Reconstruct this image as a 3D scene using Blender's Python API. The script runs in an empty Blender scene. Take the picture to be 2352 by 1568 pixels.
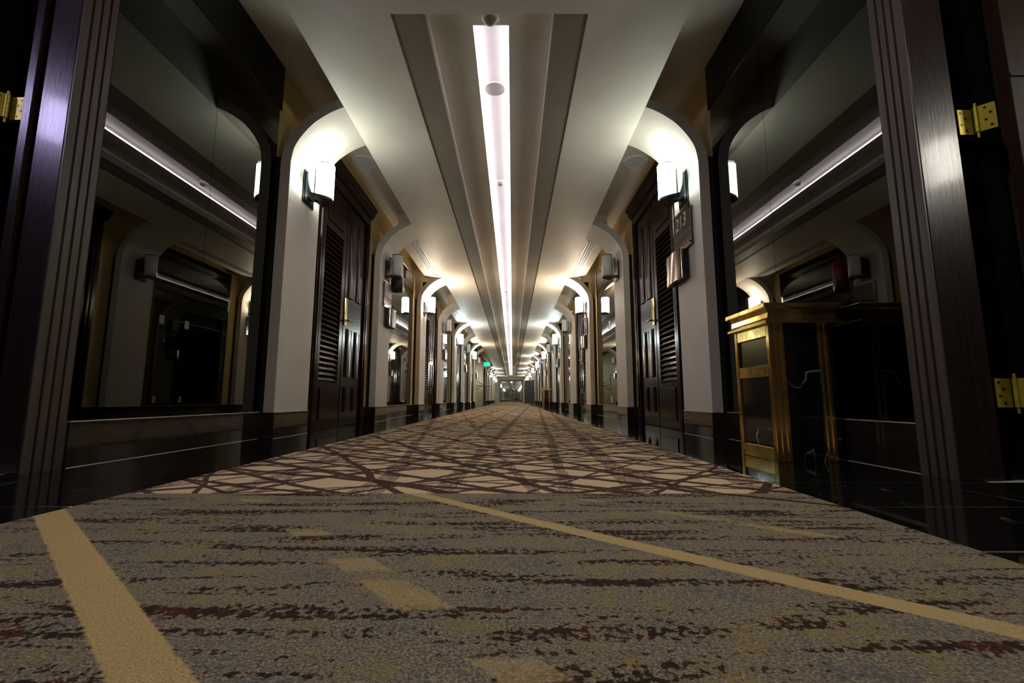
import bpy, math, random
from math import sin, cos, pi, atan, radians, hypot
random.seed(7)
scene = bpy.context.scene
col = scene.collection

# ---------------------------------------------------------------- camera, world, exposure
F_PX, VX, VY, CAMX, CAMH = 1020.0, 1177.0, 917.0, 0.15, 0.30
cam_d = bpy.data.cameras.new('camera')
cam_d.sensor_width = 36.0
cam_d.lens = 36.0 * F_PX / 2352.0
cam_d.clip_start = 0.02
cam_d.clip_end = 200
cam = bpy.data.objects.new('camera', cam_d)
col.objects.link(cam)
pitch = atan((VY - 784) / F_PX)
yaw = atan((VX - 1176) / hypot(F_PX, VY - 784))
cam.location = (CAMX, 0, CAMH)
cam.rotation_euler = (pi / 2 + pitch, 0, yaw)
scene.camera = cam

w = bpy.data.worlds.new('world')
scene.world = w
w.use_nodes = True
w.node_tree.nodes['Background'].inputs[0].default_value = (0.02, 0.018, 0.018, 1)
w.node_tree.nodes['Background'].inputs[1].default_value = 0.05
vs = scene.view_settings
vs.view_transform = 'Standard'
vs.look = 'None'
vs.gamma = 1.0
vs.use_curve_mapping = False
vs.exposure = 2.75
scene.cycles.use_denoising = True
scene.cycles.max_bounces = 8
scene.cycles.diffuse_bounces = 5
scene.cycles.glossy_bounces = 5
scene.cycles.transmission_bounces = 5
scene.cycles.sample_clamp_indirect = 4.0
scene.cycles.caustics_reflective = False
scene.cycles.caustics_refractive = False

LAMP_POWER = 3.2        # radiance of a lit sconce shade
LED_POWER = 2.8       # radiance of the cove LED strips

# ---------------------------------------------------------------- node helper and materials
class G:
    def __init__(s, m):
        m.use_nodes = True
        s.t = m.node_tree
        s.b = s.t.nodes['Principled BSDF']
    def put(s, sock, v):
        if isinstance(v, bpy.types.NodeSocket):
            s.t.links.new(v, sock)
        else:
            sock.default_value = v
    def n(s, kind, **kw):
        nd = s.t.nodes.new(kind)
        for k, v in kw.items():
            setattr(nd, k, v)
        return nd
    def m(s, op, a, b=None, c=None):
        nd = s.n('ShaderNodeMath', operation=op)
        s.put(nd.inputs[0], a)
        if b is not None: s.put(nd.inputs[1], b)
        if c is not None: s.put(nd.inputs[2], c)
        return nd.outputs[0]
    def coord(s, scale=(1, 1, 1), rot=(0, 0, 0), kind='Object'):
        tc = s.n('ShaderNodeTexCoord')
        mp = s.n('ShaderNodeMapping')
        mp.inputs['Scale'].default_value = scale
        mp.inputs['Rotation'].default_value = rot
        s.t.links.new(tc.outputs[kind], mp.inputs[0])
        return mp.outputs[0]
    def xyz(s, v):
        nd = s.n('ShaderNodeSeparateXYZ')
        s.t.links.new(v, nd.inputs[0])
        return nd.outputs
    def noise(s, vec, scale, detail=2.0, rough=0.5, dist=0.0):
        nd = s.n('ShaderNodeTexNoise')
        s.t.links.new(vec, nd.inputs['Vector'])
        nd.inputs['Scale'].default_value = scale
        nd.inputs['Detail'].default_value = detail
        nd.inputs['Roughness'].default_value = rough
        nd.inputs['Distortion'].default_value = dist
        return nd.outputs['Fac']
    def ramp(s, fac, stops, interp='LINEAR'):
        nd = s.n('ShaderNodeValToRGB')
        cr = nd.color_ramp
        cr.interpolation = interp
        while len(cr.elements) < len(stops):
            cr.elements.new(0.5)
        for e, (p, c) in zip(cr.elements, stops):
            e.position = p
            e.color = (*c, 1) if len(c) == 3 else c
        s.put(nd.inputs[0], fac)
        return nd.outputs[0]
    def step(s, v, lo, hi):
        nd = s.n('ShaderNodeMapRange', interpolation_type='SMOOTHSTEP')
        s.put(nd.inputs['Value'], v)
        s.put(nd.inputs['From Min'], lo); s.put(nd.inputs['From Max'], hi)
        return nd.outputs[0]
    def mix(s, fac, a, b):
        nd = s.n('ShaderNodeMix', data_type='RGBA')
        s.put(nd.inputs[0], fac)
        s.put(nd.inputs[6], (*a, 1) if isinstance(a, tuple) else a)
        s.put(nd.inputs[7], (*b, 1) if isinstance(b, tuple) else b)
        return nd.outputs[2]
    def bump(s, h, strength, dist=0.002):
        nd = s.n('ShaderNodeBump')
        nd.inputs['Strength'].default_value = strength
        nd.inputs['Distance'].default_value = dist
        s.put(nd.inputs['Height'], h)
        s.t.links.new(nd.outputs[0], s.b.inputs['Normal'])
    def set(s, **kw):
        for k, v in kw.items():
            k = k.replace('_', ' ')
            if isinstance(v, tuple) and len(v) == 3:
                v = (*v, 1)
            s.put(s.b.inputs[k], v)

def mat(name):
    return bpy.data.materials.new(name)

M = {}
def simple(name, c, rough=0.5, metal=0.0, spec=0.5, coat=0.0):
    m = mat(name); g = G(m)
    g.set(Base_Color=c, Roughness=rough, Metallic=metal, Specular_IOR_Level=spec, Coat_Weight=coat)
    M[name] = m
    return m

def plaster(name, c, amt=0.06, rough=0.55):
    m = mat(name); g = G(m)
    v = g.coord()
    n = g.noise(v, 1.7, 3, 0.55)
    a = tuple(x * (1 - amt) for x in c); b = tuple(min(1, x * (1 + amt)) for x in c)
    g.set(Base_Color=g.ramp(n, [(0.3, a), (0.7, b)]), Roughness=rough, Specular_IOR_Level=0.3)
    g.bump(g.noise(v, 60, 2), 0.05, 0.003)
    M[name] = m
plaster('cream', (0.59, 0.545, 0.49))
plaster('soffit', (0.74, 0.69, 0.61))
plaster('cove_white', (0.74, 0.71, 0.68))
plaster('taupe', (0.27, 0.23, 0.185))
plaster('yellow', (0.68, 0.50, 0.21), 0.08, 0.4)
plaster('lobby_wall', (0.10, 0.08, 0.07))

def wood(name, dark, light, rough, scale=(18, 18, 0.9), coat=0.0, bump=0.25):
    m = mat(name); g = G(m)
    v = g.coord(scale)
    n = g.noise(v, 3.0, 6, 0.6, 0.4)
    f = g.noise(g.coord((90, 90, 2.5)), 2.0, 3, 0.6)
    g.set(Base_Color=g.ramp(n, [(0.32, dark), (0.68, light)]), Roughness=g.m('MULTIPLY_ADD', f, 0.18, rough - 0.09),
          Coat_Weight=coat, Coat_Roughness=0.12)
    g.bump(g.m('ADD', n, f), bump, 0.0015)
    M[name] = m
wood('mahogany', (0.010, 0.0035, 0.003), (0.024, 0.008, 0.006), 0.17, coat=0.0, bump=0.04)
M['mahogany'].node_tree.nodes['Principled BSDF'].inputs['Specular IOR Level'].default_value = 0.15
wood('jamb_wood', (0.014, 0.008, 0.008), (0.03, 0.018, 0.016), 0.30, (26, 26, 0.5), coat=0.15, bump=0.5)
wood('flute_wood', (0.062, 0.046, 0.04), (0.10, 0.077, 0.067), 0.42, (26, 26, 0.5), bump=0.2)
wood('leaf_wood', (0.016, 0.008, 0.005), (0.03, 0.015, 0.009), 0.5, bump=0.15)
M['leaf_wood'].node_tree.nodes['Principled BSDF'].inputs['Specular IOR Level'].default_value = 0.12

def granite(name, base, rough, vein=0.0):
    m = mat(name); g = G(m)
    v = g.coord()
    sp = g.noise(v, 260, 2, 0.6)
    c = g.ramp(sp, [(0.45, base), (0.8, tuple(x * 4 + 0.004 for x in base))])
    if vein:
        wv = g.noise(g.coord((1, 1, 0.6), (0.5, 0.7, 0.3)), 3.2, 3, 0.45, 0.4)
        d = g.m('ABSOLUTE', g.m('SUBTRACT', wv, 0.5))
        k = g.m('MULTIPLY', g.step(d, 0.006, 0.0), g.step(g.noise(v, 6, 3), 0.44, 0.66))
        c = g.mix(g.m('MULTIPLY', k, vein), c, (0.35, 0.34, 0.33))
    sm = g.noise(v, 7, 3)
    g.set(Base_Color=c, Roughness=g.m('MULTIPLY_ADD', sm, 0.08, rough - 0.03), Specular_IOR_Level=0.95)
    M[name] = m
granite('granite', (0.0045, 0.0042, 0.0042), 0.06)
granite('granite_reflect_tint', (0.016, 0.012, 0.010), 0.06)  # brown base stands in for the opposite wall reflected in the skirting
granite('granite_floor', (0.0045, 0.0045, 0.0042), 0.05, 0.25)
granite('marble', (0.006, 0.0055, 0.006), 0.08, 1.0)

def brass(name, c, rough):
    m = mat(name); g = G(m)
    v = g.coord()
    n = g.noise(v, 14, 3, 0.6)
    g.set(Base_Color=g.ramp(n, [(0.3, tuple(x * 0.7 for x in c)), (0.62, c)]), Metallic=1.0,
          Roughness=g.m('MULTIPLY_ADD', g.noise(v, 30, 2), 0.2, rough - 0.06))
    g.bump(g.noise(v, 4, 1), 0.2, 0.01)
    M[name] = m
brass('brass', (1.0, 0.72, 0.24), 0.09)
M['brass'].node_tree.nodes['Principled BSDF'].inputs['Metallic'].default_value = 0.95
brass('hinge_brass', (0.62, 0.50, 0.05), 0.42)
M['hinge_brass'].node_tree.nodes['Principled BSDF'].inputs['Metallic'].default_value = 0.35
simple('bronze', (0.055, 0.055, 0.055), 0.32, 0.9)
simple('black', (0.006, 0.006, 0.006), 0.35)
simple('void_black', (0.004, 0.004, 0.004), 0.7)
simple('header_black', (0.004, 0.004, 0.0035), 0.35, 0.0, 0.25)
simple('mirror', (0.108, 0.110, 0.102), 0.012, 1.0)
simple('grout', (0.62, 0.60, 0.56), 0.7)
simple('opal', (0.72, 0.73, 0.72), 0.25, 0.0)
simple('white_plastic', (0.75, 0.73, 0.70), 0.4)
simple('grey_mesh', (0.30, 0.27, 0.25), 0.6)
simple('lens', (0.02, 0.02, 0.02), 0.08)
simple('sign_metal', (0.42, 0.36, 0.33), 0.09, 1.0)
simple('sign_dark', (0.03, 0.018, 0.015), 0.2)
simple('sign_letter', (0.75, 0.62, 0.45), 0.3)
simple('red', (0.30, 0.012, 0.010), 0.25)
simple('sticker', (0.75, 0.72, 0.66), 0.6)
simple('vent_dark', (0.01, 0.01, 0.01), 0.6)
simple('bench_white', (0.75, 0.72, 0.68), 0.5)
simple('leaf_green', (0.05, 0.11, 0.05), 0.5)
simple('leaf_green_pale', (0.10, 0.16, 0.10), 0.5)
simple('pot_dark', (0.03, 0.03, 0.03), 0.4)
simple('olive_wall', (0.34, 0.27, 0.06), 0.5)
simple('trim_steel', (0.4, 0.4, 0.4), 0.3, 1.0)

def glass(name, tint, rough, mixf):
    m = mat(name); g = G(m)
    tr = g.n('ShaderNodeBsdfTransparent'); tr.inputs[0].default_value = (*tint, 1)
    gl = g.n('ShaderNodeBsdfGlossy'); gl.inputs['Roughness'].default_value = rough
    gl.inputs[0].default_value = (0.9, 0.9, 0.9, 1)
    mx = g.n('ShaderNodeMixShader'); mx.inputs[0].default_value = mixf
    g.t.links.new(tr.outputs[0], mx.inputs[1]); g.t.links.new(gl.outputs[0], mx.inputs[2])
    g.t.links.new(mx.outputs[0], g.t.nodes['Material Output'].inputs[0])
    M[name] = m
glass('disc_glass', (0.42, 0.46, 0.45), 0.12, 0.10)
glass('door_glass', (0.80, 0.88, 0.83), 0.02, 0.28)

def emit(name, c, strength, base=(0.8, 0.8, 0.8)):
    m = mat(name); g = G(m)
    g.set(Base_Color=base, Emission_Color=c, Emission_Strength=strength, Roughness=0.3)
    M[name] = m
emit('lamp_green', (0.92, 1.0, 0.90), LAMP_POWER)
emit('lamp_warm', (1.0, 0.83, 0.62), LAMP_POWER * 5.0)
emit('lamp_cool', (0.86, 1.0, 0.97), LAMP_POWER * 4.4)
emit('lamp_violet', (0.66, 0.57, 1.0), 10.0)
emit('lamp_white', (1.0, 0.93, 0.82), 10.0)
emit('lamp_far', (1.0, 0.95, 0.85), 260.0)
emit('lamp_fill', (1.0, 0.91, 0.78), 4.6)  # glow of the added fill light over the foreground
emit('led', (0.94, 0.86, 1.0), LED_POWER)
emit('exit_green', (0.0, 0.62, 0.27), 0.28, (0.0, 0.3, 0.15))

# carpets
def carpet_runner():
    m = mat('carpet_runner'); g = G(m)
    v = g.coord()
    x, y, z = g.xyz(v)
    fine = g.noise(v, 170, 2, 0.6)
    w1 = g.m('SUBTRACT', g.noise(v, 1.6, 2), 0.5)
    w2 = g.m('SUBTRACT', g.noise(v, 2.3, 1), 0.5)
    ragged = g.m('MULTIPLY', g.m('SUBTRACT', fine, 0.5), 0.014)
    def family(deg, s, wd, warp, seed, wn):
        a = radians(deg)                                   # direction the lines run in, from +X
        u = g.m('ADD', g.m('MULTIPLY', x, -sin(a)), g.m('MULTIPLY', y, cos(a)))
        u = g.m('MULTIPLY_ADD', wn, warp, u)
        t = g.m('DIVIDE', g.m('ADD', u, seed * 1.37), s)
        wnz = g.n('ShaderNodeTexWhiteNoise', noise_dimensions='1D')
        g.put(wnz.inputs['W'], g.m('ADD', g.m('FLOOR', t), seed * 13.7))
        r = wnz.outputs['Value']
        d = g.m('MULTIPLY', g.m('ABSOLUTE', g.m('SUBTRACT', g.m('FRACT', t), g.m('MULTIPLY_ADD', r, 0.5, 0.25))), s)
        d = g.m('ADD', d, ragged)
        ww = g.m('MULTIPLY', g.m('MULTIPLY_ADD', r, 0.9, 0.55), wd)
        return g.m('LESS_THAN', d, ww)
    dark = family(-37, 0.17, 0.017, 0.10, 1, w1)
    for args in ((-22, 0.21, 0.013, 0.10, 2, w2), (30, 0.23, 0.014, 0.10, 3, w2), (52, 0.34, 0.013, 0.10, 4, w1), (14, 0.27, 0.011, 0.08, 6, w1), (-60, 0.42, 0.013, 0.10, 9, w2)):
        dark = g.m('MAXIMUM', dark, family(*args))
    mauve = family(87, 0.34, 0.030, 0.08, 5, w1)
    mauve = g.m('MAXIMUM', mauve, family(98, 0.45, 0.024, 0.10, 8, w2))
    mauve = g.m('MULTIPLY', mauve, g.step(g.noise(v, 90, 3, 0.7), 0.36, 0.54))
    base = g.mix(fine, (0.62, 0.455, 0.285), (0.80, 0.625, 0.425))
    c = g.mix(g.m('MULTIPLY', mauve, 0.85), base, (0.17, 0.105, 0.10))
    dk = g.mix(fine, (0.026, 0.012, 0.013), (0.075, 0.038, 0.035))
    c = g.mix(g.m('MULTIPLY', dark, 0.93), c, dk)
    g.set(Base_Color=c, Roughness=1.0, Specular_IOR_Level=0.02)
    g.bump(g.noise(v, 260, 2, 0.7), 0.7, 0.004)
    M['carpet_runner'] = m

def carpet_lobby():
    m = mat('carpet_lobby'); g = G(m)
    v = g.coord()
    x, y, z = g.xyz(v)
    tuft = g.noise(v, 270, 2, 0.65)
    tuft2 = g.noise(g.coord((1, 1, 1), (0, 0, 1.1)), 95, 2, 0.6)
    patch = g.noise(v, 9, 2, 0.5)
    # three wool tones mixed tuft by tuft
    c = g.ramp(tuft, [(0.36, (0.13, 0.115, 0.105)), (0.47, (0.23, 0.205, 0.17)), (0.57, (0.34, 0.285, 0.20)), (0.67, (0.50, 0.41, 0.26))])
    c = g.mix(g.m('MULTIPLY', g.step(patch, 0.50, 0.66), g.step(tuft2, 0.44, 0.58)), c, (0.34, 0.265, 0.11))
    c = g.mix(g.m('MULTIPLY', g.step(patch, 0.48, 0.34), g.step(tuft2, 0.48, 0.60)), c, (0.16, 0.165, 0.17))
    # ragged dark streaks running across the corridor
    vs_ = g.coord((1.1, 12.0, 1), (0, 0, 0.05))
    st = g.noise(vs_, 1.7, 4, 0.62, 0.5)
    rag = g.m('MULTIPLY', g.m('SUBTRACT', tuft2, 0.5), 0.55)
    k = g.step(g.m('ADD', st, rag), 0.555, 0.61)
    red = g.step(g.noise(v, 13, 2), 0.50, 0.62)
    dk = g.mix(g.m('MULTIPLY', red, g.step(tuft, 0.46, 0.56)), (0.032, 0.018, 0.017), (0.15, 0.035, 0.022))
    c = g.mix(g.m('MULTIPLY', k, 0.92), c, dk)
    tan = g.mix(tuft, (0.44, 0.31, 0.13), (0.76, 0.58, 0.30))
    edge = g.m('MULTIPLY', g.m('SUBTRACT', tuft2, 0.5), 0.012)
    def band(p, wd):
        f = g.m('ADD', g.m('MULTIPLY_ADD', y, p[1], p[0]), g.m('MULTIPLY', g.m('MULTIPLY', y, y), p[2]))
        d = g.m('ADD', g.m('ABSOLUTE', g.m('SUBTRACT', x, f)), edge)
        return g.m('SUBTRACT', 1.0, g.step(g.m('SUBTRACT', d, wd), -0.004, 0.004))
    b1 = band((0.374, -1.188, 0.0), 0.048)
    b2 = band((1.538, -1.2715, 0.068), g.m('MULTIPLY_ADD', y, -0.012, 0.046))
    b3 = g.m('MULTIPLY', band((0.62, -0.86, -0.035), 0.042), g.step(g.noise(g.coord((1, 7, 1)), 1.3, 1), 0.47, 0.55))
    b4 = g.m('MULTIPLY', band((2.15, -1.32, 0.0), 0.028), g.step(g.noise(g.coord((1, 5, 1)), 1.7, 1), 0.44, 0.55))
    c = g.mix(g.m('MULTIPLY', g.m('MAXIMUM', b3, b4), 0.5), c, tan)
    c = g.mix(g.m('MAXIMUM', b1, b2), c, tan)
    bd = band((3.05, -1.56, 0.0), 0.022)
    c = g.mix(g.m('MULTIPLY', bd, 0.9), c, (0.035, 0.018, 0.017))
    g.set(Base_Color=c, Roughness=1.0, Specular_IOR_Level=0.02)
    g.bump(g.m('ADD', tuft, g.m('MULTIPLY', tuft2, 0.5)), 0.9, 0.006)
    M['carpet_lobby'] = m
carpet_runner()
carpet_lobby()

# ---------------------------------------------------------------- mesh helpers
class MB:
    def __init__(s):
        s.v, s.f, s.sm = [], [], []
    def add(s, vs, fs, smooth=False):
        o = len(s.v)
        s.v += [tuple(p) for p in vs]
        for f in fs:
            s.f.append(tuple(i + o for i in f)); s.sm.append(smooth)
        return s
    def box(s, x0, x1, y0, y1, z0, z1, ch=0.0):
        x0, x1 = min(x0, x1), max(x0, x1); y0, y1 = min(y0, y1), max(y0, y1); z0, z1 = min(z0, z1), max(z0, z1)
        if ch <= 0:
            vs = [(x, y, z) for z in (z0, z1) for (x, y) in ((x0, y0), (x1, y0), (x1, y1), (x0, y1))]
            return s.add(vs, [(3, 2, 1, 0), (4, 5, 6, 7), (0, 1, 5, 4), (1, 2, 6, 5), (2, 3, 7, 6), (3, 0, 4, 7)])
        # chamfered vertical edges and rims
        def ring(d, z):
            c = ch
            return [(x0 + d + c, y0 + d, z), (x1 - d - c, y0 + d, z), (x1 - d, y0 + d + c, z), (x1 - d, y1 - d - c, z),
                    (x1 - d - c, y1 - d, z), (x0 + d + c, y1 - d, z), (x0 + d, y1 - d - c, z), (x0 + d, y0 + d + c, z)]
        rs = [ring(ch, z0), ring(0, z0 + ch), ring(0, z1 - ch), ring(ch, z1)]
        vs = [p for r in rs for p in r]
        fs = [tuple(range(7, -1, -1)), tuple(range(24, 32))]
        for k in range(3):
            for i in range(8):
                j = (i + 1) % 8
                fs.append((k * 8 + i, k * 8 + j, k * 8 + 8 + j, k * 8 + 8 + i))
        return s.add(vs, fs)
    def prism(s, pts, axis, a, b, smooth=False):
        """polygon pts extruded from a to b along axis (0,1,2); pts give the two remaining coordinates in order"""
        def mk(p, t):
            return (t, p[0], p[1]) if axis == 0 else (p[0], t, p[1]) if axis == 1 else (p[0], p[1], t)
        n = len(pts)
        area = sum(pts[i][0] * pts[(i + 1) % n][1] - pts[(i + 1) % n][0] * pts[i][1] for i in range(n))
        if (area < 0) != (axis == 1):
            pts = pts[::-1]
        vs = [mk(p, a) for p in pts] + [mk(p, b) for p in pts]
        s.add(vs, [tuple(range(n - 1, -1, -1)), tuple(range(n, 2 * n))])
        side = [(i, (i + 1) % n, n + (i + 1) % n, n + i) for i in range(n)]
        return s.add(vs, side, smooth)
    def cyl(s, c, r, h, axis=2, seg=24, r2=None, smooth=True, caps=True):
        r2 = r if r2 is None else r2
        def mk(a, rr, t):
            p, q = rr * cos(a), rr * sin(a)
            d = (t, p, q) if axis == 0 else (q, t, p) if axis == 1 else (p, q, t)
            return (c[0] + d[0], c[1] + d[1], c[2] + d[2])
        A = [2 * pi * i / seg for i in range(seg)]
        lo = [mk(a, r, 0) for a in A]; hi = [mk(a, r2, h) for a in A]
        s.add(lo + hi, [(i, (i + 1) % seg, seg + (i + 1) % seg, seg + i) for i in range(seg)], smooth)
        if caps:
            s.add(lo, [tuple(range(seg - 1, -1, -1))]); s.add(hi, [tuple(range(seg))])
        return s
    def lathe(s, c, prof, seg=24, smooth=True):
        vs = [(c[0] + r * cos(2 * pi * i / seg), c[1] + r * sin(2 * pi * i / seg), c[2] + z) for r, z in prof for i in range(seg)]
        fs = []
        for k in range(len(prof) - 1):
            for i in range(seg):
                j = (i + 1) % seg
                fs.append((k * seg + i, k * seg + j, (k + 1) * seg + j, (k + 1) * seg + i))
        return s.add(vs, fs, smooth)
    def tube(s, pts, r, seg=8):
        from mathutils import Vector
        P = [Vector(p) for p in pts]
        rings = []
        for i, p in enumerate(P):
            t = (P[min(i + 1, len(P) - 1)] - P[max(i - 1, 0)]).normalized()
            u = t.orthogonal().normalized(); v2 = t.cross(u)
            rr = r[i] if isinstance(r, (list, tuple)) else r
            rings.append([tuple(p + u * rr * cos(2 * pi * k / seg) + v2 * rr * sin(2 * pi * k / seg)) for k in range(seg)])
        vs = [q for rg in rings for q in rg]
        fs = [(i * seg + k, i * seg + (k + 1) % seg, (i + 1) * seg + (k + 1) % seg, (i + 1) * seg + k) for i in range(len(P) - 1) for k in range(seg)]
        fs += [tuple(range(seg - 1, -1, -1)), tuple(range(len(vs) - seg, len(vs)))]
        return s.add(vs, fs, True)
    def build(s, name, m, parent=None, loc=(0, 0, 0), **props):
        me = bpy.data.meshes.new(name)
        me.from_pydata(s.v, [], s.f)
        me.polygons.foreach_set('use_smooth', s.sm)
        me.materials.append(M[m] if isinstance(m, str) else m)
        me.update()
        o = bpy.data.objects.new(name, me)
        col.objects.link(o)
        o.location = loc
        if parent: o.parent = parent
        for k, v in props.items(): o[k] = v
        return o

def empty(name, loc=(0, 0, 0), **props):
    o = bpy.data.objects.new(name, None)
    col.objects.link(o)
    o.location = loc
    o.empty_display_size = 0.1
    for k, v in props.items(): o[k] = v
    return o
KEEP = ('label', 'category', 'group', 'kind')
def copy_tree(o, loc=None, parent=None, **props):
    c = o.copy(); col.objects.link(c)
    if parent: c.parent = parent
    if loc is not None: c.location = loc
    for ch in list(o.children): copy_tree(ch, parent=c)
    for k, v in props.items(): c[k] = v
    return c
ORD = ['nearest', 'second', 'third', 'fourth', 'fifth', 'sixth', 'seventh', 'eighth', 'ninth', 'tenth', 'eleventh', 'twelfth',
       'thirteenth', 'fourteenth', 'fifteenth', 'sixteenth', 'seventeenth', 'eighteenth', 'nineteenth', 'twentieth']
SIDE = {-1: 'left', 1: 'right'}

# ---------------------------------------------------------------- layout constants
WALL, PILF, PILB = 1.83, 1.70, 1.78
SOF, SOFT, EDGE, BAYZ, COVE = 2.76, 2.845, 1.28, 3.15, 2.945
CW = 0.57
COLS = []
yy = 3.48
for k in range(9):
    COLS.append(yy); COLS.append(yy + 2.55); yy += 5.34
COLS = COLS[:17]
END = 52.0
SLOT0, SLOT1 = 2.55, 47.8
GAP = (22.62, 32.73)                       # the left side opens to a plain olive wall here
def present(s, y): return not (s < 0 and GAP[0] < y < GAP[1] - 0.01)

# ---------------------------------------------------------------- floor
fl = MB().box(-6, 6, -4, END + 9, -0.2, -0.0016).build('floor', 'grout', kind='structure',
     label='polished black granite floor tiles beside the carpet', category='floor')
TH = 0.0016
ncount = 0
tile_meshes = {}
def tile(x0, x1, y0, y1, root=fl):
    key = (round(x1 - x0, 3), round(y1 - y0, 3))
    if key not in tile_meshes:
        g_ = 0.003
        o = MB().box(g_, x1 - x0 - g_, g_, y1 - y0 - g_, -TH, 0, 0.0004).build('granite_tile', 'granite_floor', root, (x0, y0, 0))
        tile_meshes[key] = o
    else:
        o = tile_meshes[key].copy(); col.objects.link(o); o.location = (x0, y0, 0); o.parent = root
    return o
for s in (-1, 1):
    # lobby tiles, foreground
    for (ya, yb) in ((-0.6, -0.18), (-0.18, 0.19), (0.19, 0.56), (0.56, 0.93), (0.93, 1.30), (1.30, 1.675)):
        for (xa, xb) in ((1.04, 1.66), (1.66, 2.30), (2.30, 2.94)):
            tile(*( (xa, xb) if s > 0 else (-xb, -xa)), ya, yb)
    ya = 1.675
    while ya < 19.5:
        tile(*((1.04, 1.90) if s > 0 else (-1.90, -1.04)), ya, ya + 0.66)
        ya += 0.66
    far = MB()
    while ya < END + 0.6:
        xa, xb = (1.04, 1.90) if s > 0 else (-1.90, -1.04)
        if s < 0 and 21 < ya < 33: xa = -3.2
        far.box(xa + .002, xb - .002, ya + .002, ya + .658, -TH, 0)
        ya += 0.66
    far.build('granite_tile', 'granite_floor', fl, kind='stuff')
MB().box(-1.06, 1.06, -1.5, 1.44, 0.0, 0.008).build('lobby_carpet', 'carpet_lobby', category='carpet',
    label='grey and tan flecked carpet in the foreground with ragged dark streaks')
MB().box(-1.06, 1.06, 1.442, END - 0.05, 0.0, 0.008).build('carpet_runner', 'carpet_runner', category='carpet',
    label='long beige carpet runner with crossing dark brown lines down the corridor')

# ---------------------------------------------------------------- walls
for s in (-1, 1):
    mb = MB()
    if s > 0:
        mb.box(s * WALL, s * (WALL + 0.12), 1.985, END, 0, BAYZ)
    else:
        mb.box(s * WALL, s * (WALL + 0.12), 2.001, GAP[0] + 0.2, 0, BAYZ)
        mb.box(s * WALL, s * (WALL + 0.12), GAP[1] - 0.15, END, 0, BAYZ)
    wl = mb.build('wall_' + SIDE[s], 'yellow', kind='structure', category='wall',
             label='mustard yellow plastered wall behind the pilasters on the %s side' % SIDE[s])
    if s < 0:
        MB().box(-2.02, -1.92, GAP[0], GAP[1], 0, BAYZ).build('alcove_wall', 'olive_wall', wl, label='olive yellow alcove wall far down the left side')
        MB().box(-1.96, -1.80, 31.9, 32.5, 0, 2.5).build('dark_jamb', 'black', wl)
# lobby shell (where the camera stands)
lw = MB()
for s in (-1, 1):
    lw.box(s * 1.95, s * 3.4, 1.905 if s < 0 else 1.76, 1.985 if s < 0 else 1.825, 0, 3.25)
    lw.box(s * 3.3, s * 3.4, -4, 1.9, 0, 3.25)
lw.box(-3.4, 3.4, -4.1, -4.0, 0, 3.25)
lw.box(-3.4, 3.4, -4.0, 1.95, 3.25, 3.35)
lw.box(-1.95, 1.95, 1.86, 1.92, 2.86, 3.25)
lw.build('wall_lobby', 'lobby_wall', kind='structure', category='wall', label='dark walls of the unlit lobby in front of the corridor doorway')

# ---------------------------------------------------------------- ceiling
ce = empty('ceiling', (0, 0, 0), kind='structure', category='ceiling', label='cream ceiling with a long recessed centre light slot')
for s in (-1, 1):
    MB().box(s * 0.64, s * EDGE, SLOT0, SLOT1, SOF, SOFT).build('soffit', 'soffit', ce)
    MB().box(s * EDGE, s * (EDGE - .02), 1.92, END, SOFT, BAYZ).build('fascia', 'soffit', ce)
    MB().box(s * (EDGE - .02), s * 2.1, 1.92, END, BAYZ, BAYZ + .1).build('bay_ceiling', 'soffit', ce)
    MB().box(s * 0.42, s * 0.64, SLOT0, SLOT1, SOF + .012, SOFT).build('slot_border', 'taupe', ce, label='darker taupe border of the slot')
    MB().box(s * 0.42, s * 0.435, SLOT0, SLOT1, SOFT, 2.885).build('slot_riser', 'cove_white', ce)
    MB().box(s * 0.125, s * 0.43, SLOT0, SLOT1, 2.880, 2.885).build('slot_panel', 'soffit', ce)
    MB().box(s * 0.14, s * 0.155, 2.78, SLOT1, 2.885, COVE).build('cove_side', 'cove_white', ce)
MB().box(-0.125, 0.125, SLOT0, 2.78, 2.880, 2.885).build('slot_panel', 'soffit', ce)
MB().box(-0.155, 0.155, 2.78, SLOT1, COVE, COVE + .02).build('cove_top', 'cove_white', ce)
MB().box(-0.155, 0.155, 2.77, 2.785, 2.885, COVE).box(-0.32, 0.32, SLOT1, SLOT1 + .02, 2.76, COVE).build('cove_end', 'soffit', ce)
MB().box(-EDGE, EDGE, 1.92, SLOT0, SOF, SOFT).build('soffit', 'soffit', ce)
MB().box(-EDGE, EDGE, SLOT1, END + .1, SOF, SOFT).build('soffit', 'soffit', ce)
MB().prism([(-0.64, SLOT0), (0.64, SLOT0), (1.0, 2.25), (1.0, 1.93), (-1.0, 1.93), (-1.0, 2.25)], 2, SOF - .012, SOF + .01).build('cross_panel', 'soffit', ce)
# cove LEDs, one long fitting each side of the slot
for s in (-1, 1):
    lm = MB()
    y = 2.80
    while y < SLOT1 - .3:
        lm.box(s * 0.131, s * 0.138, y, min(y + 1.0, SLOT1 - .3), 2.891, 2.903); y += 1.0
    lm.build('cove_light', 'led', category='light', label='white LED cove strip hidden along the %s edge of the ceiling slot' % SIDE[s])

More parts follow.
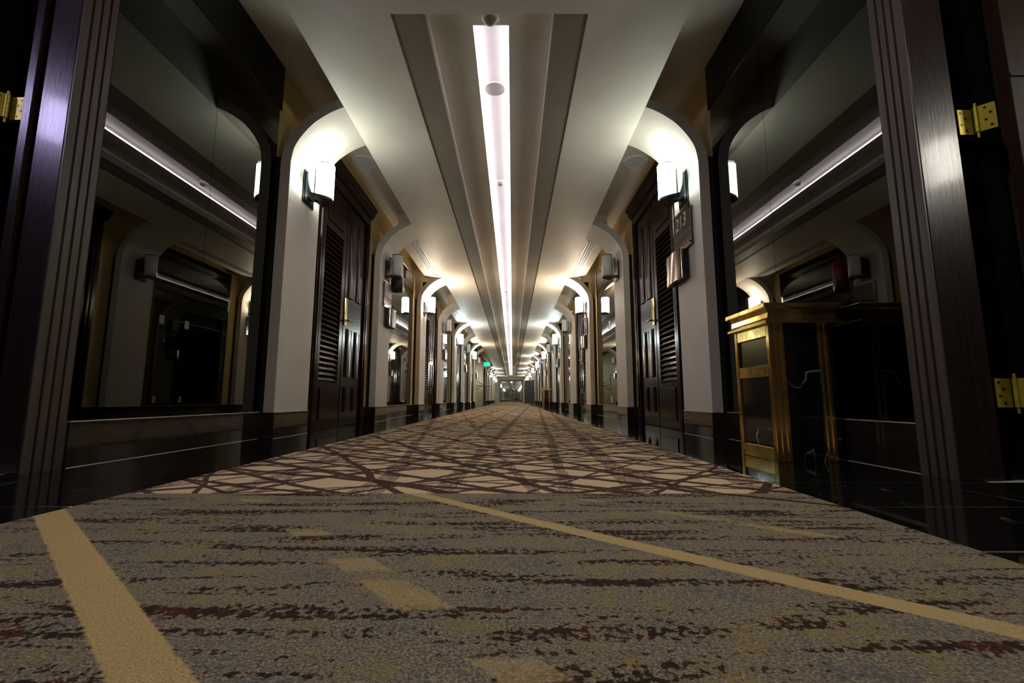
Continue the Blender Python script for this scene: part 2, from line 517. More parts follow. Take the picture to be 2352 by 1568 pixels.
# speaker, smoke detectors and dome camera in the slot
t = empty('ceiling_speaker', (0.0, 3.50, COVE), category='speaker', label='round grey speaker grille in the lit ceiling slot near the camera')
MB().lathe((0, 0, 0), [(0.092, 0), (0.092, -0.006), (0.082, -0.008), (0.082, 0)], 40).build('rim', 'white_plastic', t)
MB().cyl((0, 0, -0.006), 0.082, 0.005, seg=40).build('grille', 'grey_mesh', t)
t = empty('smoke_detector', (0.0, 5.15, COVE), category='smoke detector', label='small white smoke detector in the ceiling slot beyond the speaker')
MB().lathe((0, 0, 0), [(0.055, 0), (0.055, -0.012), (0.045, -0.02), (0.0, -0.02)], 28).build('base', 'white_plastic', t)
MB().lathe((0, 0, -0.02), [(0.034, 0), (0.034, -0.014), (0.022, -0.026), (0.0, -0.026)], 24).build('chamber', 'grey_mesh', t)
for k, y in enumerate((10.6, 15.9, 21.2, 26.6)):
    copy_tree(t, (0, y, COVE), label='%s smoke detector along the glowing ceiling slot' % ORD[k + 1])
t = empty('dome_camera', (0.0, 2.69, 2.875), category='camera', label='white dome security camera at the near end of the ceiling slot')
MB().lathe((0, 0, 0), [(0.06, 0), (0.06, -0.02), (0.05, -0.035), (0.0, -0.035)], 28).build('housing', 'white_plastic', t)
MB().lathe((0, 0, -0.035), [(0.040, 0), (0.038, -0.015), (0.028, -0.029), (0.012, -0.037), (0.0, -0.038)], 28).build('dome', 'grey_mesh', t)

# ---------------------------------------------------------------- arched pilasters
PROF = [(1.70, 0.20), (1.70, 2.27), (1.685, 2.37), (1.655, 2.445), (1.60, 2.53), (1.53, 2.61), (1.46, 2.665), (1.38, 2.715), (1.30, 2.752), (1.27, 2.762)]
def smooth_prof(p, n=4):
    out = [p[0]]
    for i in range(1, len(p) - 1):
        a, b, c, d = p[i - 1] if i > 1 else p[i], p[i], p[i + 1], p[min(i + 2, len(p) - 1)]
        for k in range(n):
            t = k / n
            f = lambda q: 0.5 * ((2 * b[q]) + (-a[q] + c[q]) * t + (2 * a[q] - 5 * b[q] + 4 * c[q] - d[q]) * t * t + (-a[q] + 3 * b[q] - 3 * c[q] + d[q]) * t ** 3)
            out.append((f(0), f(1)))
    out.append(p[-1])
    return out
SP = smooth_prof(PROF)
def offset(p, d):
    out = []
    for i, q in enumerate(p):
        a, b = p[max(i - 1, 0)], p[min(i + 1, len(p) - 1)]
        tx, tz = b[0] - a[0], b[1] - a[1]
        L = hypot(tx, tz)
        out.append((q[0] + tz / L * d, q[1] - tx / L * d))
    return out
OUT = offset(SP, 0.083)
def pilaster_mesh(s):
    n = len(SP)
    mb = MB()
    inn = [(s * x, 0, z) for x, z in SP] + [(s * x, CW, z) for x, z in SP]
    out = [(s * x, 0, z) for x, z in OUT] + [(s * x, CW, z) for x, z in OUT]
    fl_ = lambda f: tuple(reversed(f)) if s > 0 else f
    mb.add(inn, [fl_((i, i + 1, n + i + 1, n + i)) for i in range(n - 1)], True)
    mb.add(out, [fl_((n + i, n + i + 1, i + 1, i)) for i in range(n - 1)], True)
    for o in (0, n):
        q = [inn[o + i] for i in range(n)] + [out[o + i] for i in range(n)]
        fs = [(i, n + i, n + i + 1, i + 1) for i in range(n - 1)]
        if (o > 0) == (s < 0): fs = [tuple(reversed(f)) for f in fs]
        mb.add(q, fs)
    return mb
pil = {}
tn = 1
for s in (-1, 1):
    k = 0
    for i, y in enumerate(COLS):
        if not present(s, y): continue
        lab = '%s cream arched pilaster counted from the doorway along the %s wall' % (ORD[k].replace('nearest', 'first'), SIDE[s])
        k += 1
        if s not in pil:
            r = empty('trim_%d' % tn, (0, y, 0), kind='structure', category='pilaster', label=lab)
            pilaster_mesh(s).build('arched_plate', 'cream', r)
            MB().box(s * 1.778, s * WALL, 0.015, CW - 0.015, 0.2, 2.32).build('shadow_gap_backing', 'void_black', r)  # black block puts the shade of the open standoff gap into colour
            pil[s] = r
        else:
            r = copy_tree(pil[s], (0, y, 0), label=lab)
            r.name = 'trim_%d' % tn
        tn += 1

# ---------------------------------------------------------------- baseboards (polished granite)
SK = 0.20
for s in (-1, 1):
    bb = empty('baseboard_' + SIDE[s], (0, 0, 0), kind='structure', category='baseboard', label='polished black granite skirting along the %s wall' % SIDE[s])
    cap = MB()
    far = MB()
    def panel(x0, x1, y0, y1):
        if y0 < 24: MB().box(x0, x1, y0, y1, 0, SK, 0.003).build('granite_panel', 'granite_reflect_tint', bb)
        else: far.box(x0, x1, y0, y1, 0, SK)
    prev = 2.0 if s < 0 else 1.83
    for i, y in enumerate(COLS + [END]):
        if s > 0 or not (GAP[0] < (prev + y) / 2 < GAP[1]):
            if i % 2 == 0 and i < len(COLS) or i == len(COLS):   # mirror bay before an odd column
                panel(s * 1.812, s * WALL, prev + .001, y - .001)
                if i < 5: cap.box(s * 1.810, s * 1.829, prev, y, SK, SK + .004).box(s * 1.806, s * 1.8118, prev, y - .01, 0, .002)
            else:
                panel(s * 1.812, s * WALL, prev + .001, prev + .17)
                panel(s * 1.812, s * WALL, y - .24, y - .001)
        if i < len(COLS) and present(s, y):
            panel(s * 1.692, s * WALL, y - .004, y + CW + .004)
            if i < 5: cap.box(s * 1.687, s * 1.6918, y - .004, y + CW + .004, 0, .002).box(s * 1.690, s * 1.70, y - .006, y + CW + .006, SK - .002, SK + .003)
        prev = y + CW
    far.build('granite_panel', 'granite_reflect_tint', bb, kind='stuff')
    cap.build('joint_line', 'grout', bb, label='thin pale caulk lines above and below the skirting')

# ---------------------------------------------------------------- tinted wall mirrors
def mirror_bay(s, y0, y1, splits, near):
    c = (y0 + y1) / 2
    r = empty('wall_mirror', (s * WALL, c, 0.2), category='mirror')
    ys = [y0] + splits + [y1]
    top = 2.75
    for a, b in zip(ys[:-1], ys[1:]):
        p = MB().box(-s * 0.0, -s * 0.006, a - c + .0015, b - c - .0015, 0.006, top - .2).build('mirror_panel', 'mirror', r)
        p.rotation_euler.z = random.uniform(-0.0015, 0.0015)
    if near:
        MB().box(0, -s * 0.010, y0 - c, y1 - c + 0.03, top - .2, BAYZ - .2 - .002).build('header_panel', 'header_black', r, label='black glossy header above the mirror')
    else:
        MB().box(0, -s * 0.012, y0 - c - .012, y0 - c, 0, top - .19).box(0, -s * 0.012, y1 - c, y1 - c + .012, 0, top - .19) \
            .box(0, -s * 0.012, y0 - c - .012, y1 - c + .012, top - .2, top - .185).build('mirror_frame', 'black', r)
    return r
for s in (-1, 1):
    m0 = mirror_bay(s, 1.995 if s < 0 else 1.825, 3.485, [2.745], True)
    m0['label'] = 'tall dark tinted mirror beside the doorway on the %s, nearest the camera' % SIDE[s]
    first = None
    k = 0
    for i in range(1, len(COLS) - 1, 2):
        a, b = COLS[i] + CW + .2, COLS[i + 1] - .22
        if s < 0 and GAP[0] < (a + b) / 2 < GAP[1]: continue
        lab = '%s framed dark mirror panel between pilasters along the %s wall, past the doorway one' % (ORD[k].replace('nearest', 'first'), SIDE[s])
        if first is None:
            first = mirror_bay(s, a, b, [(a + b) / 2], False); first['label'] = lab
            first['group'] = 'mirrors along the %s wall' % SIDE[s]
        else:
            copy_tree(first, (s * WALL, (a + b) / 2, 0.2), label=lab)
        k += 1
    # ceiling bulkheads with linear diffusers over these bays
    firstb = firstv = None
    k = 0
    for i in range(1, len(COLS) - 1, 2):
        a, b = COLS[i] + CW, COLS[i + 1]
        if s < 0 and GAP[0] < (a + b) / 2 < GAP[1]: continue
        L = b - a
        MB().box(s * EDGE, s * 1.62, a, b, SOF, BAYZ).build('bulkhead', 'soffit', ce)
        lab = '%s slotted linear air vent in the ceiling along the %s side' % (ORD[k], SIDE[s])
        if firstv is None:
            firstv = empty('linear_air_vent', (s * 1.40, (a + b) / 2, SOF), category='air vent', label=lab, group='air vents along the %s side' % SIDE[s])
            h = L / 2 - .12
            MB().box(-.062, .062, -h, h, -.002, 0).build('plenum', 'vent_dark', firstv)
            fr = MB().box(-.075, -.058, -h - .015, h + .015, -.008, 0).box(.058, .075, -h - .015, h + .015, -.008, 0)
            fr.box(-.058, .058, -h - .015, -h, -.008, 0).box(-.058, .058, h, h + .015, -.008, 0).build('frame', 'white_plastic', firstv)
            for xx in (-.020, .020):
                MB().box(xx - .006, xx + .006, -h, h, -.009, -.002).build('blade', 'white_plastic', firstv)
        else:
            copy_tree(firstv, (s * 1.40, (a + b) / 2, SOF), label=lab)
        k += 1

# ---------------------------------------------------------------- room doors
def door(s, n, slats):
    r = empty('door_%d' % n, (s * WALL, 5.03, 0), kind='structure', category='door')
    D = lambda a, b: (-s * a, -s * b)
    # casing: three-step moulding, each side, plus head and crown
    for sg in (-1, 1):
        pr = [(0, .66), (.055, .66), (.055, .675), (.048, .68), (.048, .70), (.062, .705), (.062, .735), (.05, .74), (.05, .765), (0, .765)]
        MB().prism([(-s * d, sg * yv) for d, yv in pr], 2, 0, 2.62).build('casing', 'mahogany', r)
    MB().box(*D(0, .055), -.765, .765, 2.62, 2.74, .004).build('head', 'mahogany', r)
    MB().prism([(-s * d, z) for d, z in [(0, 2.74), (.07, 2.74), (.075, 2.765), (.095, 2.785), (.10, 2.82), (.125, 2.84), (.13, 2.87), (0, 2.87)]], 1, -.80, .80).build('crown', 'mahogany', r)
    # narrow louvred leaf (near half)
    lv = MB()
    lv.box(*D(.0, .035), -.655, -.575, .012, 2.61).box(*D(.0, .035), -.10, -.015, .012, 2.61)
    lv.box(*D(.0, .035), -.575, -.10, .012, .48).box(*D(.0, .035), -.575, -.10, 2.12, 2.61)
    lv.box(*D(.0, .006), -.575, -.10, .48, 2.12)
    lv.box(*D(.035, .045), -.545, -.13, .09, .42, .006).box(*D(.035, .045), -.545, -.13, 2.2, 2.53, .006)
    leaf = lv.build('louvre_leaf', 'mahogany', r)
    N = 29
    pit = (2.12 - .48) / N
    sl = [(.004, 0.034), (.010, 0.040), (.036, -0.004), (.030, -0.010)]
    if slats:
        one = None
        for i in range(N):
            z = .48 + pit * (i + .35)
            if one is None:
                one = MB().prism([(-s * d, zz) for d, zz in sl], 1, -.573, -.102).build('louvre_slat', 'mahogany', leaf, (0, 0, z))
            else:
                o = one.copy(); col.objects.link(o); o.location = (0, 0, z); o.parent = leaf
    else:
        mb = MB()
        for i in range(N):
            z = .48 + pit * (i + .35)
            mb.prism([(-s * d, z + zz) for d, zz in sl], 1, -.573, -.102)
        mb.build('louvre_slats', 'mahogany', leaf, kind='stuff')
    # main leaf (far half)
    ml = MB().box(*D(0, .03), -.010, .655, .012, 2.61)
    mleaf = ml.build('main_leaf', 'mahogany', r)
    for (za, zb) in ((.16, .44), (.56, 1.12), (1.5, 2.46)):
        for (ya, yb) in ((.09, .30), (.36, .57)):
            pm = MB()
            yc, hw = (ya + yb) / 2, (yb - ya) / 2
            arc = [(-s * (.03 + .016 * (1 - (q / 4) ** 4)), yc + hw * q / 4) for q in range(-4, 5)]
            pm.prism(arc, 2, za, zb, True)
            pm.build('raised_panel', 'mahogany', mleaf)
    MB().box(*D(.03, .038), .0, .05, .012, 2.61).build('meeting_stile', 'mahogany', mleaf)
    h = MB().box(*D(.038, .048), .008, .075, 1.15, 1.47, .005).build('door_handle', 'brass', mleaf)
    MB().cyl((-s * .048, .042, 1.21), .012, -s * .045, axis=0, seg=14).tube([(-s * .088, .042, 1.21), (-s * .092, .08, 1.212), (-s * .09, .15, 1.205)], [.011, .010, .008]).build('lever', 'brass', h)
    return r
dn = 3
for s in (-1, 1):
    k = 0
    far_first = None
    for i in range(0, len(COLS) - 1, 2):
        yc = COLS[i] + CW / 2 + 2.55 / 2 - 0.01
        if s < 0 and GAP[0] < yc < GAP[1]: continue
        lab = '%s dark mahogany room door with a louvred half along the %s wall' % (ORD[k], SIDE[s])
        if k == 0:
            d = door(s, dn, True)
        elif far_first is None:
            d = far_first = door(s, dn, False)
        else:
            d = copy_tree(far_first); d.name = 'door_%d' % dn
        d.location = (s * WALL, yc, 0)
        d['label'] = lab
        dn += 1; k += 1

# round white ceiling speakers in door bays
for s in (-1, 1):
    first = None; k = 0
    for i in range(0, len(COLS) - 1, 2):
        yc = COLS[i] + CW + 1.0
        if s < 0 and GAP[0] < yc < GAP[1]: continue
        lab = '%s round white ceiling speaker over a door bay on the %s' % (ORD[k], SIDE[s]); k += 1
        if first is None:
            first = empty('ceiling_speaker', (s * 1.64, yc, BAYZ), category='speaker', label=lab, group='round ceiling speakers on the %s' % SIDE[s])
            MB().lathe((0, 0, 0), [(.15, 0), (.15, -.010), (.132, -.014), (.132, -.002)], 32).build('rim', 'white_plastic', first)
            MB().cyl((0, 0, -.010), .132, .008, seg=32).build('grille', 'opal', first)
        else:
            copy_tree(first, (s * 1.64, yc, BAYZ), label=lab)

# ---------------------------------------------------------------- wall sconces
def lens(hw, d0, d1, n=10):
    pts = []
    for i in range(n + 1):
        q = -1 + 2 * i / n
        pts.append((d0 + (d1 - d0) * (1 - q * q), hw * q))
    for i in range(n - 1, 0, -1):
        q = -1 + 2 * i / n
        pts.append((d0 - 0.02 * (1 - q * q), hw * q))
    return pts
def sconce(s, shade_mat):
    r = empty('wall_sconce', (s * PILF, 3.81, 2.18), category='wall lamp')
    X = lambda d: -s * d
    MB().box(X(0), X(.010), -.105, .105, -.15, .15, .003).box(X(.010), X(.018), -.088, .088, -.133, .133, .003).build('back_plate', 'bronze', r)
    MB().box(X(.018), X(.10), -.03, .03, -.105, -.07, .004).build('arm', 'bronze', r)
    MB().cyl((X(.052), 0, .075), .13, X(.006), axis=0, seg=40).build('glass_disc', 'disc_glass', r)
    MB().prism([(X(d), y) for d, y in lens(.135, .085, .225)], 2, -.105, -.085).build('bottom_bracket', 'bronze', r)
    sh = MB().lathe((X(.15), 0, 0), [(.0, -.082), (.074, -.082), (.078, -.078), (.078, .235), (.073, .238), (.073, .20)], 32)
    sh.build('lamp_shade', shade_mat, r)
    MB().lathe((X(.15), 0, 0), [(.080, .222), (.082, .222), (.082, .230), (.080, .230), (.080, .222)], 32).build('top_ring', 'bronze', r)
    return r
proto = {}
for s in (-1, 1):
    k = 0
    for i, y in enumerate(COLS):
        if not present(s, y): continue
        lit = i % 2 == 0
        key = 'opal' if not lit else ('lamp_green', 'lamp_warm', 'lamp_cool', 'lamp_warm')[min(i // 2, 3) if i < 8 else (3 if i % 4 else 2)]
        lab = '%s frosted glass wall sconce on the %s arched pilaster of the %s wall' % ('glowing' if lit else 'unlit', ORD[k], SIDE[s])
        k += 1
        grp = '%s sconces on the %s wall' % ('glowing' if lit else 'unlit', SIDE[s])
        loc = (s * PILF, y + .33, 2.18)
        if (s, key) not in proto:
            o = sconce(s, key); o.location = loc; o['label'] = lab; o['group'] = grp
            proto[(s, key)] = o
        else:
            copy_tree(proto[(s, key)], loc, label=lab, group=grp)
# lobby wall lamps beside the camera (out of frame): these give the sheen on the doorway jambs
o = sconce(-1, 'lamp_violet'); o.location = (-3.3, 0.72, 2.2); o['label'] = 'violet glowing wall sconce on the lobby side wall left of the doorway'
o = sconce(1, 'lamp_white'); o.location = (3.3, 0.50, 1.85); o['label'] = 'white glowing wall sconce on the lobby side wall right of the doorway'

t = empty('fill_light', (0.2, 0.95, 2.80), category='ceiling light', label='round fill light added out of view in the lobby above the camera')  # unseen lamp, added to brighten the foreground carpet and near pilaster sides
MB().lathe((0, 0, 0), [(.30, 0), (.30, -.05), (.26, -.06), (.26, -.03)], 32).build('rim', 'white_plastic', t)
MB().cyl((0, 0, -.01), .27, .012, seg=32).cyl((0, 0, 0), .012, .45, seg=10).build('hanger', 'bronze', t)
MB().cyl((0, 0, -.05), .26, .02, seg=32).build('diffuser', 'lamp_fill', t)

# ---------------------------------------------------------------- room number plates with a box under them
def plate(s, digits):
    r = empty('room_number_sign', (s * PILF, 3.85, 1.60), category='sign')
    X = lambda d: -s * d
    MB().box(X(.016), X(.022), -.195, .195, .02, .40, .002).build('plate', 'sign_metal', r)
    MB().box(X(.022), X(.024), -.178, .178, .19, .385).build('number_field', 'sign_dark', r, label='dark upper field of the plate')
    st = None
    for (yv, zv) in ((-.17, .05), (.17, .05), (-.165, .365), (.165, .365)):
        if st is None:
            st = MB().cyl((0, 0, 0), .010, X(.030), axis=0, seg=12).build('standoff', 'bronze', r, (0, yv, zv))
        else:
            o = st.copy(); col.objects.link(o); o.location = (0, yv, zv); o.parent = r
    if digits:
        fc = bpy.data.curves.new('room_number', 'FONT')
        fc.body = digits; fc.size = 0.17; fc.extrude = 0.0015; fc.align_x = 'CENTER'; fc.align_y = 'CENTER'; fc.shear = 0.15
        fc.materials.append(M['sign_letter'])
        fo = bpy.data.objects.new('room_number', fc); col.objects.link(fo)
        fo.parent = r
        fo.location = (X(.0255), 0.02, .285)
        fo.rotation_euler = (pi / 2, 0, -s * pi / 2)
        dg = bpy.context.evaluated_depsgraph_get()
        me = bpy.data.meshes.new_from_object(fo.evaluated_get(dg))
        mo = bpy.data.objects.new('room_digits', me); col.objects.link(mo)
        mo.parent = r; mo.location = fo.location; mo.rotation_euler = fo.rotation_euler
        bpy.data.objects.remove(fo)
        mo['label'] = 'pale raised room number 213'
    b = empty('card_box', (s * PILF, 3.85, 1.36), category='box')
    MB().box(X(0), X(.062), -.19, .19, 0, .26, .004).build('body', 'black', b)
    arc = [(.062, -.205)] + [(.066 + .022 * (1 - (q / 5) ** 2), .205 * q / 5) for q in range(-5, 6)] + [(.062, .205)]
    MB().prism([(X(d), y) for d, y in arc], 2, -.004, .266, True).build('cover', 'sign_metal', b, label='polished bowed metal front')
    return r, b
k = 0
pr = {}
for s, idxs in ((1, range(0, 17, 2)), (-1, range(1, 17, 2))):
    k = 0
    for i in idxs:
        y = COLS[i]
        if not present(s, y) or y > 30: continue
        where = '%s pilaster along the %s wall' % (ORD[i], SIDE[s])
        if s > 0 and i == 0:
            r, b = plate(s, '213')
            la, lb = 'metal room number plate reading 213 on the nearest right pilaster', 'polished metal fronted box under the 213 room number plate'
        elif s not in pr:
            r, b = plate(s, None); pr[s] = (r, b)
            la, lb = 'polished metal room plate without readable number on the ' + where, 'metal fronted black box under the plate on the ' + where
        else:
            r, b = (copy_tree(q) for q in pr[s])
            la, lb = 'polished metal room plate without readable number on the ' + where, 'metal fronted black box under the plate on the ' + where
        r.location = (s * PILF, y + .36, 1.60); b.location = (s * PILF, y + .48, 1.36)
        r['label'], b['label'] = la, lb
        r['group'], b['group'] = 'room plates on the %s wall' % SIDE[s], 'boxes under the room plates on the %s wall' % SIDE[s]

# ---------------------------------------------------------------- fire doorway (casings, jambs, open leaves, hinges)
def fire_door(s, n, y0, y1, xin, flat1, strip, pin, leafx, hz):
    r = empty('door_%d' % n, (s * xin, y0, 0), kind='structure', category='door',
              label='open dark wooden fire door leaf and fluted jamb on the %s of the doorway' % SIDE[s])
    Q = lambda x: s * (x - xin)
    dy = y1 - y0
    # fluted casing facing the passage: three saw-cut grooves
    fx = lambda y: -s * .024 * y / dy
    pts = [(0, 0.003)]
    for a in (0.27, 0.51, 0.75):
        c = dy * a
        pts += [(fx(c - .005), c - .005), (s * .014, c - .004), (s * .014, c + .004), (fx(c + .005), c + .005)]
    pts += [(fx(dy), dy), (s * .10, dy), (s * .10, 0.003)]
    MB().prism(pts, 2, 0, 2.86).build('fluted_casing', 'flute_wood', r)
    # flat jamb face looking at the camera
    MB().box(Q(xin + .006), Q(flat1), 0, dy * .8, 0, 2.86, .003).build('jamb', 'jamb_wood', r)
    if strip:
        MB().box(Q(strip[0]), Q(strip[1]), -.004, dy * .8, 0, 2.86, .003).build('door_stop', 'jamb_wood', r)
        MB().box(Q(flat1), Q(strip[0]), .03, dy * .8, 0, 2.86).build('jamb_groove', 'black', r)
    e = strip[1] if strip else flat1
    MB().box(Q(e + .001), Q(leafx + .1), .05, dy * .8, 0, 2.86).build('rebate', 'void_black', r)
    MB().box(Q(pin - .018), Q(pin + .020), .032, .05, 0, 2.86).build('seal_strip', 'black', r)
    # leaf folded right back against the lobby wall
    lf = MB().box(Q(leafx), Q(leafx + .78), -.10, -.055, .01, 2.84, .003).build('leaf', 'leaf_wood', r)
    for z in (0.20, 0.99, 1.56, 2.2):
        MB().box(Q(leafx + .001), Q(leafx + .78), -.106, -.10, z, z + .014).build('rail_bead', 'leaf_wood', lf)
    for z in hz:
        h = empty('hinge', (Q(pin), 0, z)); h.parent = r
        # plate on the jamb side (faces the camera) and plate on the leaf edge (faces the passage)
        MB().prism([(-s * .058, -.055), (s * .0, -.055), (s * .0, .055), (-s * .058, .055)], 1, .004, .008).build('frame_plate', 'hinge_brass', h)
        lp = MB().prism([(0, -.055), (s * .052, -.055), (s * .052, .055), (0, .055)], 1, -.002, .002).build('leaf_plate', 'hinge_brass', h, (0, -.016, 0)); lp.rotation_euler.z = -s * .75
        for q in range(5):
            MB().cyl((0, -.012, -.055 + .022 * q + .0006), .0085, .0208, seg=14).build('knuckle', 'hinge_brass', h)
        MB().cyl((0, -.012, -.078), .005, .15, seg=10).build('pin', 'hinge_brass', h)
        sc = MB()
        for (xx, zz) in ((-.046, .040), (-.030, .015), (-.046, -.012), (-.030, -.038)):
            sc.cyl((s * xx, .0042, zz), .0045, -.002, axis=1, seg=10)
        sl_ = MB()
        for (xx, zz) in ((.022, .040), (.036, .015), (.022, -.012), (.036, -.038)):
            sl_.cyl((s * xx, -.0018, zz), .0045, -.002, axis=1, seg=10)
        o = sl_.build('screws', 'black', h, (0, -.016, 0)); o.rotation_euler.z = -s * .75
        sc.build('screws', 'black', h)
    return r
fire_door(-1, 1, 1.85, 2.0, 1.85, 1.985, (2.02, 2.06), 2.12, 2.20, (0.33, 1.605))
fire_door(1, 2, 1.70, 1.83, 1.808, 1.98, None, 2.052, 2.105, (0.325, 1.435))
MB().box(-1.86, 1.82, 1.84, 1.98, 2.70, 2.86, .004).build('trim_%d' % tn, 'jamb_wood', kind='structure', category='trim', label='dark wooden head beam over the fire doorway')
tn += 1

# ---------------------------------------------------------------- brass and marble ash bin
def ash_bin(loc, lab):
    r = empty('ash_bin', loc, category='bin', label=lab)
    W, Dp, H = 0.332, 0.345, 0.675          # x: 0..W away from the passage, y: 0..Dp
    MB().box(.014, W - .008, .014, Dp - .014, .0, H).build('body', 'marble', r, label='black veined marble side panels')
    # fluted corner posts
    for (px, py, nm) in ((0, 0, 0), (0, Dp - .03, 0), (W - .085, 0, 1), (W - .05, Dp - .03, 1)):
        mb = MB()
        n = 3 if not nm else 2
        for q in range(n):
            xa = px + q * .027
            mb.box(xa, xa + .022, py, py + .03, 0, H, .004)
        mb.box(px, px + n * .027 - .005, py + .006, py + .024, 0, H)
        mb.build('corner_post', 'brass', r)
    for (za, zb) in ((.615, H), (.415, .475), (.0, .065)):
        MB().box(.002, .020, .03, Dp - .03, za, zb, .003).build('rail', 'brass', r)
    MB().box(.013, .016, .03, Dp - .03, .475, .615).build('push_flap', simple('flap_bronze', (0.10, 0.07, 0.025), 0.18, 1.0), r, label='dark bronze flap of the ash opening')
    MB().box(.010, .0145, .03, Dp - .03, .065, .415).build('side_panel', 'marble', r)
    c = MB().prism([(-.024, H), (W + .02, H), (W + .02, H + .012), (-.024, H + .012)], 1, -.024, Dp + .024).build('cap', 'brass', r)
    # cove frieze and top slab of the cap
    prf = [(-.016, H + .012), (-.006, H + .03), (-.004, H + .055), (-.012, H + .075), (W + .008, H + .075), (W + .002, H + .055), (W + .004, H + .03), (W + .014, H + .012)]
    MB().prism(prf, 1, -.010, Dp + .010).build('frieze', 'brass', c)
    MB().box(-.030, W + .025, -.030, Dp + .030, H + .075, H + .102, .004).build('top_slab', 'brass', c)
    return r
b1 = ash_bin((1.425, 2.187, 0), 'brass framed black marble ash bin beside the doorway on the right')
copy_tree(b1, (1.38, 18.2, 0), label='distant brass ash bin far down the right side of the corridor')

# ---------------------------------------------------------------- red extinguisher beyond the second left pilaster
e = empty('fire_extinguisher', (-1.66, 6.80, 1.97), category='fire extinguisher', label='red fire extinguisher with black boot hung high beyond the second left pilaster')
MB().lathe((0, 0, 0), [(0, 0), (.085, 0), (.098, .02), (.105, .10), (.100, .17)], 24).build('boot', 'black', e)
MB().lathe((0, 0, 0), [(.098, .165), (.098, .42), (.08, .48), (.03, .52), (.03, .55), (0, .55)], 24).build('cylinder', 'red', e)
MB().box(-.17, -.09, -.03, .03, .2, .42).build('bracket', 'trim_steel', e)
MB().box(-.02, .02, -.06, .02, .55, .58).build('valve_lever', 'black', e)
# four small stickers on the second right mirror
for i, (y, z, w_, h_) in enumerate(((7.0, 1.50, .10, .14), (7.55, 1.50, .10, .14), (7.0, .25, .06, .10), (7.55, .25, .06, .10))):
    MB().box(0, -.002, -w_ / 2, w_ / 2, 0, h_).build('sticker', 'sticker', None, (WALL - .006, y, z), category='sticker', group='stickers on the right mirror',
        label='%s white paper sticker on the %s pane of the first framed right mirror' % (('large upper', 'small lower')[i // 2], ('near', 'far')[i % 2]))
# bell push on the strip of wall beside the first left door
t = empty('bell_push', (-WALL, 5.93, 1.62), category='bell', label='small cream bell push on the yellow strip beside the nearest left door')
MB().box(0, .012, -.03, .03, -.045, .045, .003).build('plate', 'sticker', t)
MB().cyl((.012, 0, 0), .012, .006, axis=0, seg=14).build('button', 'white_plastic', t)

# ---------------------------------------------------------------- far end
# exit sign
t = empty('exit_sign', (-1.35, 26.0, 2.34), category='sign', label='glowing green exit sign hanging far down the left side of the corridor')
MB().box(-.20, .20, -.03, .03, -.13, .13, .006).build('housing', 'white_plastic', t)
MB().box(-.18, .18, -.036, -.03, -.11, .11).build('face', 'exit_green', t)
MB().cyl((-.18, 0, .14), .008, .28, seg=8).cyl((.18, 0, .14), .008, .28, seg=8).build('hanger', 'trim_steel', t)
# dark bars projecting from the alcove wall
t = empty('wall_rack', (-1.92, 25.2, 0.9), category='rack', label='thin dark bent bars projecting from the olive alcove wall')
MB().box(0, .02, -.4, .4, -.1, .8).build('mounting_board', 'olive_wall', t)
for pts in ([(0.02, -.3, .55), (.2, -.32, .35), (.42, -.34, .22)], [(0.02, -.2, .18), (.5, -.22, .14), (.85, -.24, .12)], [(.02, -.3, -.05), (.2, -.3, .05), (.4, -.3, .16)]):
    MB().tube(pts, .016).build('bar', 'black', t)
# dark lacquered cabinet on the right
t = empty('cabinet', (1.20, 27.6, 0.008), category='cabinet', label='tall dark lacquered cabinet standing far down the right side')
MB().box(-.30, .30, 0, .5, .06, 1.42, .01).build('body', 'black', t)
MB().box(-.32, .32, -.02, .52, 1.42, 1.46, .004).build('top', 'black', t)
for sx in (-1, 1):
    d = MB().box(sx * .01, sx * .285, -.014, 0, .10, 1.38, .004).build('door', 'black', t)
    MB().cyl((sx * .04, -.014, .8), .018, -.03, axis=1, seg=12).build('knob', 'brass', d)
    for yv in (.04, .44):
        MB().cyl((sx * .25, yv, 0), .025, .06, seg=10).build('foot', 'black', t)
# brass topped rope post next to it
t = empty('barrier_post', (1.45, 26.6, 0), category='post', label='slim brass barrier post beside the dark cabinet')
MB().lathe((0, 0, 0), [(0, 0), (.15, 0), (.15, .015), (.05, .03), (.025, .05)], 20).build('base', 'brass', t)
MB().cyl((0, 0, .04), .022, .62, seg=14).build('pole', 'brass', t)
MB().lathe((0, 0, .66), [(.022, 0), (.045, .02), (.045, .04), (.025, .075), (0, .08)], 16).build('finial', 'brass', t)

# end wall with double glass doors
ew = MB()
for s in (-1, 1):
    ew.box(s * 1.36, s * 1.95, END, END + .12, 0, BAYZ)
ew.box(-1.36, 1.36, END, END + .12, 2.58, BAYZ)
ew.build('wall_end', 'cream', kind='structure', category='wall', label='cream end wall around the glass doors at the far end')
r = empty('door_%d' % dn, (0, END + .05, 0), kind='structure', category='door', label='double glass doors with dark frame at the far end of the corridor')
MB().box(-1.36, -1.29, -.04, .04, 0, 2.58).box(1.29, 1.36, -.04, .04, 0, 2.58).box(-1.29, 1.29, -.04, .04, 2.48, 2.58).build('frame', 'black', r)
for s in (-1, 1):
    lf = MB().box(s * .02, s * .09, -.025, .025, .01, 2.48).box(s * 1.22, s * 1.285, -.025, .025, .01, 2.48) \
        .box(s * .09, s * 1.22, -.025, .025, .01, .16).box(s * .09, s * 1.22, -.025, .025, 2.40, 2.48).build('leaf', 'black', r)
    MB().box(s * .09, s * 1.22, -.005, .005, .16, 2.40).build('pane', 'door_glass', lf)
    MB().tube([(s * .055, -.03, .9), (s * .055, -.07, .92), (s * .055, -.07, 1.28), (s * .055, -.03, 1.30)], .012).build('pull_handle', 'trim_steel', lf)
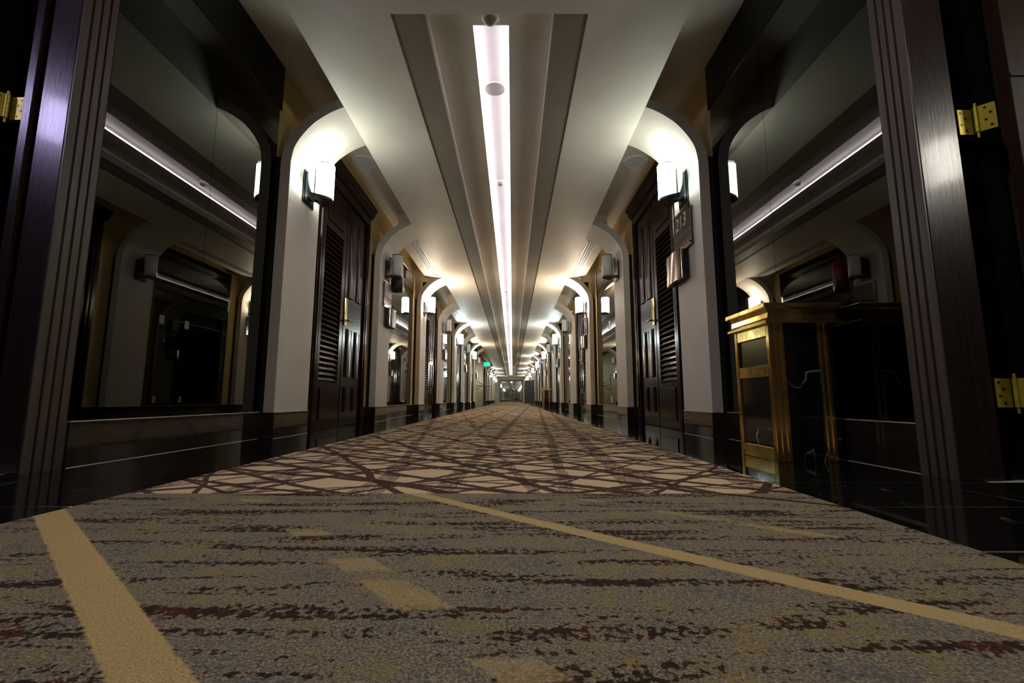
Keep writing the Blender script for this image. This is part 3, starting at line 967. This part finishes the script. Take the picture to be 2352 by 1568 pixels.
# garden lobby behind the glass
MB().box(-4, 4, END + 8, END + 8.1, 0, 3.2).box(-4, -3.9, END + .12, END + 8, 0, 3.2).box(3.9, 4, END + .12, END + 8, 0, 3.2).build(
    'wall_far_lobby', 'lobby_wall', kind='structure', category='wall', label='dim walls of the planted lobby behind the far glass doors')
MB().box(-4, 4, END + .1, END + 8.1, 3.2, 3.3).build('ceiling_far_lobby', 'soffit', kind='structure', category='ceiling', label='ceiling of the planted lobby behind the far glass doors')
t = empty('bench', (-.75, END + 1.4, 0), category='bench', label='low white bench behind the left far glass door')
MB().box(-.6, .6, -.2, .2, .30, .40, .01).build('seat', 'bench_white', t)
for sx in (-.5, .5):
    MB().box(sx - .03, sx + .03, -.18, .18, 0, .30).build('leg', 'pot_dark', t)
def plant(x, y, h, m, lab):
    t = empty('potted_plant', (x, y, 0), category='plant', label=lab)
    MB().lathe((0, 0, 0), [(0, 0), (.18, 0), (.26, .42), (.24, .42), (.22, .38), (0, .38)], 20).build('pot', 'pot_dark', t)
    MB().tube([(0, 0, .36), (.03, .02, h * .5), (0, .03, h * .9)], [.03, .022, .012]).build('stem', 'pot_dark', t)
    mb = MB()
    for q in range(90):
        a = random.uniform(0, 2 * pi); z = random.uniform(.5, h); L = random.uniform(.35, .65)
        dx, dy = cos(a), sin(a); up = random.uniform(-.1, .5)
        wv = .05
        p0 = (0, 0, z); p1 = (dx * L * .5, dy * L * .5, z + up * .35); p2 = (dx * L, dy * L, z + up * .3 - .12)
        mb.add([p0, (p1[0] - dy * wv, p1[1] + dx * wv, p1[2]), p2, (p1[0] + dy * wv, p1[1] - dx * wv, p1[2] + .004)], [(0, 1, 2, 3)])
    mb.build('foliage', m, t, kind='stuff')
plant(-.55, END + 3.2, 1.7, 'leaf_green', 'dark leafy potted plant behind the left far glass door')
plant(.65, END + 2.6, 1.6, 'leaf_green_pale', 'pale leafy potted plant behind the right far glass door')
plant(-1.3, END + 2.2, 1.5, 'leaf_green_pale', 'pale bushy potted plant at the far left behind the far glass doors')
plant(1.5, END + 4.5, 2.0, 'leaf_green', 'tall potted plant at the back right behind the far glass doors')
t = empty('pendant_lamp', (0.05, END + 3.0, 3.2), category='lamp', label='small glowing pendant lamp behind the far glass doors')
MB().cyl((0, 0, -.7), .006, .7, seg=8).build('cord', 'black', t)
MB().lathe((0, 0, -.95), [(0, .1), (.05, .11), (.07, .16), (.05, .21), (.02, .25)], 20).build('globe', 'lamp_far', t)
